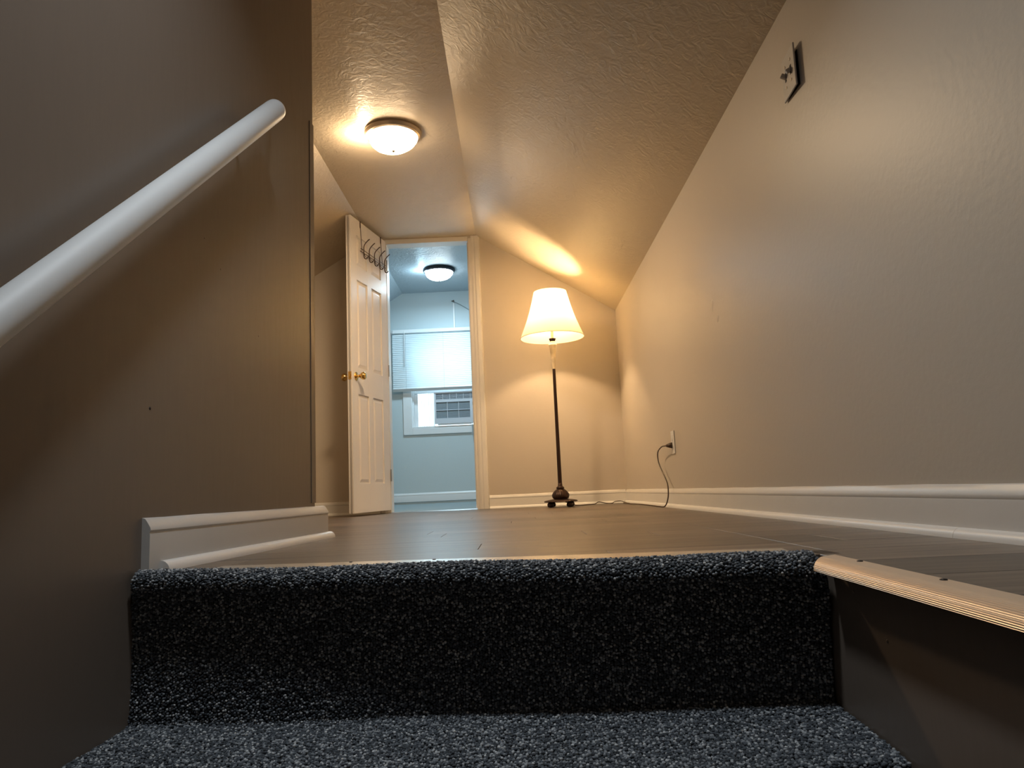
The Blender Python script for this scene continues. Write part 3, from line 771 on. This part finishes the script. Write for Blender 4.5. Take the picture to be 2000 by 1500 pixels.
# thin metal strip capping the floor edge behind the carpet
d = (NR - NL).normalized(); nn = Vector((-d.y, d.x))
if nn.y < 0: nn = -nn
b = MB()
A_, B_ = NL + d * .12, NR - d * .06
q = [(-.006, .0004), (-.006, .0030), (.0, .0036), (.085, .0036), (.092, .0006)]
b.prism([(A_.x + nn.x * u, A_.y + nn.y * u, zf(A_.y) + h) for u, h in q], [(B_.x + nn.x * u, B_.y + nn.y * u, zf(B_.y) + h) for u, h in q])
es = b.obj('floor_edge_strip', mat('bright_aluminium', (.72, .72, .70), .25, .9), None)
tag(es, 'thin bright metal strip between the wood floor and the carpeted step', 'edge strip')
for t in (.405, .45):
    p_ = A_ + (B_ - A_) * (t if t < .44 else .25)
    MB().lathe([(.0035, .003), (.003, .0048)], 10, (p_.x + nn.x * .078, p_.y + nn.y * .078, zf(p_.y))).obj('screw', M['screw'], es)

# ------------------------------------------------------------------ carpeted steps
Lp = [(-.703, 1.392, .0405), (-.704, 1.382, .0445), (-.705, 1.370, .0425), (-.706, 1.360, .031), (-.707, 1.361, .016), (-.710, 1.371, .000), (-.716, 1.380, -.06), (-.720, 1.382, -.13), (-.7215, 1.378, -.208), (-.722, 1.368, -.226),
      (-.726, 1.30, -.231), (-.733, 1.18, -.234), (-.742, 1.07, -.236), (-.744, 1.050, -.240), (-.7445, 1.040, -.252), (-.744, 1.042, -.268), (-.744, 1.062, -.284), (-.744, 1.068, -.36), (-.744, 1.068, -.455)]
Rp = [(.462, 1.212, .0405), (.460, 1.192, .0450), (.458, 1.166, .0435), (.459, 1.143, .032), (.461, 1.141, .016), (.468, 1.152, -.001), (.472, 1.172, -.06), (.473, 1.184, -.12), (.4735, 1.190, -.170), (.473, 1.184, -.182),
      (.472, 1.10, -.185), (.469, 1.02, -.187), (.467, .968, -.189), (.466, .951, -.193), (.466, .943, -.206), (.466, .945, -.222), (.466, .962, -.238), (.466, .970, -.33), (.466, .972, -.42)]
def resample(P, ds):
    P = [Vector(p) for p in P]; Q = []
    for i in range(len(P) - 1):
        p0 = P[max(i - 1, 0)]; p1 = P[i]; p2 = P[i + 1]; p3 = P[min(i + 2, len(P) - 1)]
        for k in range(12):
            t = k / 12
            Q.append(.5 * ((2 * p1) + (p2 - p0) * t + (2 * p0 - 5 * p1 + 4 * p2 - p3) * t * t + (3 * p1 - p0 - 3 * p2 + p3) * t ** 3))
    Q.append(P[-1]); return Q
QL = np.array([tuple(p) for p in resample(Lp, 1)]); QR = np.array([tuple(p) for p in resample(Rp, 1)])
mid = (QL + QR) / 2
arc = np.concatenate([[0], np.cumsum(np.linalg.norm(np.diff(mid, axis=0), axis=1))]); TOT = arc[-1]
def surf(s, t):
    a = np.stack([np.interp(s, arc, QL[:, k]) for k in range(3)], -1); c = np.stack([np.interp(s, arc, QR[:, k]) for k in range(3)], -1)
    p = a * (1 - t[..., None]) + c * t[..., None]
    # gentle unevenness
    p[..., 1] += .0025 * np.sin(t * 9 + s * 7) ; p[..., 2] += .0018 * np.sin(t * 14 + 1)
    return p
carp = empty('stair_carpet', (-.12, 1.2, -.2))
tag(carp, 'charcoal blue speckled carpet over the top stair riser and tread', 'carpet')
ss = np.linspace(0, TOT, 160); tt = np.linspace(0, 1, 61)
S_, T_ = np.meshgrid(ss, tt, indexing='ij'); Pg = surf(S_, T_)
# inward normals for backing thickness
dS = np.gradient(Pg, axis=0); dT = np.gradient(Pg, axis=1); N = np.cross(dT, dS); N /= np.linalg.norm(N, axis=-1, keepdims=True) + 1e-12
if N[80, 30, 1] > 0 and False: N = -N
# outward must point to the camera side / up
outw = -1 if (N[70, 30] @ np.array([0, -1, .3])) < 0 else 1
N *= outw
b = MB(); top = (Pg - N * .001).reshape(-1, 3); bot = (Pg - N * .006).reshape(-1, 3)
b.v = [tuple(p) for p in top] + [tuple(p) for p in bot]
m_ = len(tt); K = len(top); loc = Vector((-.12, 1.2, -.2))
b.v = [(p[0] - loc.x, p[1] - loc.y, p[2] - loc.z) for p in b.v]
for i in range(len(ss) - 1):
    for j in range(m_ - 1):
        q = (i * m_ + j, i * m_ + j + 1, (i + 1) * m_ + j + 1, (i + 1) * m_ + j); b.f.append(q); b.f.append(tuple(K + x for x in q[::-1]))
for i in range(len(ss) - 1):
    for j in (0, m_ - 1): b.f.append((i * m_ + j, (i + 1) * m_ + j, K + (i + 1) * m_ + j, K + i * m_ + j))
b.obj('carpet_backing', M['carpet_back'], carp, smooth=True, angle=60)
# loops: jittered grid of little round tufts
sp = .0043
smax = TOT * .87
ns = int(smax / sp); nt_ = int(1.2 / sp)
Si, Ti = np.meshgrid(np.arange(ns), np.arange(nt_), indexing='ij')
s = (Si + .5 + (Ti % 2) * .5) * sp + rng.normal(0, .0008, Si.shape); t = (Ti + .5) / nt_ + rng.normal(0, .0008, Si.shape) / 1.2
s = np.clip(s, 0.0, smax).ravel(); t = np.clip(t, 0.001, .999).ravel()
P = surf(s, t); e = .002
n1 = surf(s + e, t) - P; n2 = surf(s, np.clip(t + .002, 0, 1.01)) - P
Nn = np.cross(n2, n1); Nn /= np.linalg.norm(Nn, axis=1, keepdims=True) + 1e-12; Nn *= outw
cnt = len(P)
ico_v = []; ph = (1 + 5 ** .5) / 2
for a, c in ((-1, ph), (1, ph), (-1, -ph), (1, -ph)): ico_v.append((a, c, 0))
for a, c in ((-1, ph), (1, ph), (-1, -ph), (1, -ph)): ico_v.append((0, a, c))
for a, c in ((ph, -1), (ph, 1), (-ph, -1), (-ph, 1)): ico_v.append((a, 0, c))
ico_v = np.array(ico_v) / math.sqrt(1 + ph * ph)
ico_f = np.array([(0, 11, 5), (0, 5, 1), (0, 1, 7), (0, 7, 10), (0, 10, 11), (1, 5, 9), (5, 11, 4), (11, 10, 2), (10, 7, 6), (7, 1, 8), (3, 9, 4), (3, 4, 2), (3, 2, 6), (3, 6, 8), (3, 8, 9), (4, 9, 5), (2, 4, 11), (6, 2, 10), (8, 6, 7), (9, 8, 1)])
rad = rng.uniform(.0018, .0029, (cnt, 1, 3)) * np.array([1.1, 1.1, 1.0])
h = rng.uniform(-.0006, .0026, (cnt, 1))
th = rng.uniform(0, 6.283, cnt); ct, sn = np.cos(th)[:, None], np.sin(th)[:, None]
base = ico_v[None] * rad
x_ = base[..., 0] * ct - base[..., 1] * sn; y_ = base[..., 0] * sn + base[..., 1] * ct
V = np.stack([x_, y_, base[..., 2]], -1) + (P + Nn * h)[:, None, :] - np.array(loc)[None, None]
V = V.reshape(-1, 3).astype(np.float32)
Fc = (ico_f[None] + (np.arange(cnt) * 12)[:, None, None]).reshape(-1, 3).astype(np.int32)
me = bpy.data.meshes.new('pile')
me.vertices.add(len(V)); me.vertices.foreach_set('co', V.ravel())
me.loops.add(Fc.size); me.loops.foreach_set('vertex_index', Fc.ravel())
me.polygons.add(len(Fc)); me.polygons.foreach_set('loop_start', np.arange(0, Fc.size, 3, dtype=np.int32)); me.polygons.foreach_set('loop_total', np.full(len(Fc), 3, dtype=np.int32))
me.update(calc_edges=True)
tone = rng.random(cnt) ** 1.15
# twill-like rows: every few diagonals a few paler loops
diag = ((Si * 1 + Ti * 1) % 3 == 0).ravel()
tone = np.where(diag, tone * 1.0, tone * .86)
at = me.attributes.new('tone', 'FLOAT', 'POINT'); at.data.foreach_set('value', np.repeat(tone, 12).astype(np.float32))
me.shade_smooth(); me.materials.append(M['tuft'])
pile = bpy.data.objects.new('pile', me); COL.objects.link(pile); pile.parent = carp; pile['kind'] = 'stuff'

# the stair carcass under the carpet and the steps below it
b = MB()
def stepbox(yl0, yr0, yl1, yr1, zl, zr, depth=.5):
    xl0, xr0, xl1, xr1 = xl(yl0) + .002, xw(yr0) - .002, xl(yl1) + .002, xw(yr1) - .002
    b.hexa([(xl0, yl0, ZL + .001), (xr0, yr0, ZL + .001), (xr1, yr1, ZL + .001), (xl1, yl1, ZL + .001)], [(xl0, yl0, zl), (xr0, yr0, zr), (xr1, yr1, zr), (xl1, yl1, zl)])
stepbox(1.075, .985, 1.400, 1.215, -.246, -.200)
for k in range(1, 6):
    yk = 1.06 - .25 * k
    stepbox(yk, yk - .06, yk + .25, yk + .19, -.225 - .21 * k, -.20 - .21 * k)
b.hexa([(xl(1.40) + .002, 1.400, ZL), (xw(1.21) - .002, 1.215, ZL), (xw(1.21) - .002, 1.245, ZL), (xl(1.43) + .002, 1.44, ZL)],
       [(xl(1.40) + .002, 1.395, -.0), (xw(1.21) - .002, 1.215, -.0), (xw(1.21) - .002, 1.245, -.0), (xl(1.43) + .002, 1.44, -.0)])
stairs = b.obj('staircase', M['lower']); stairs['kind'] = 'structure'
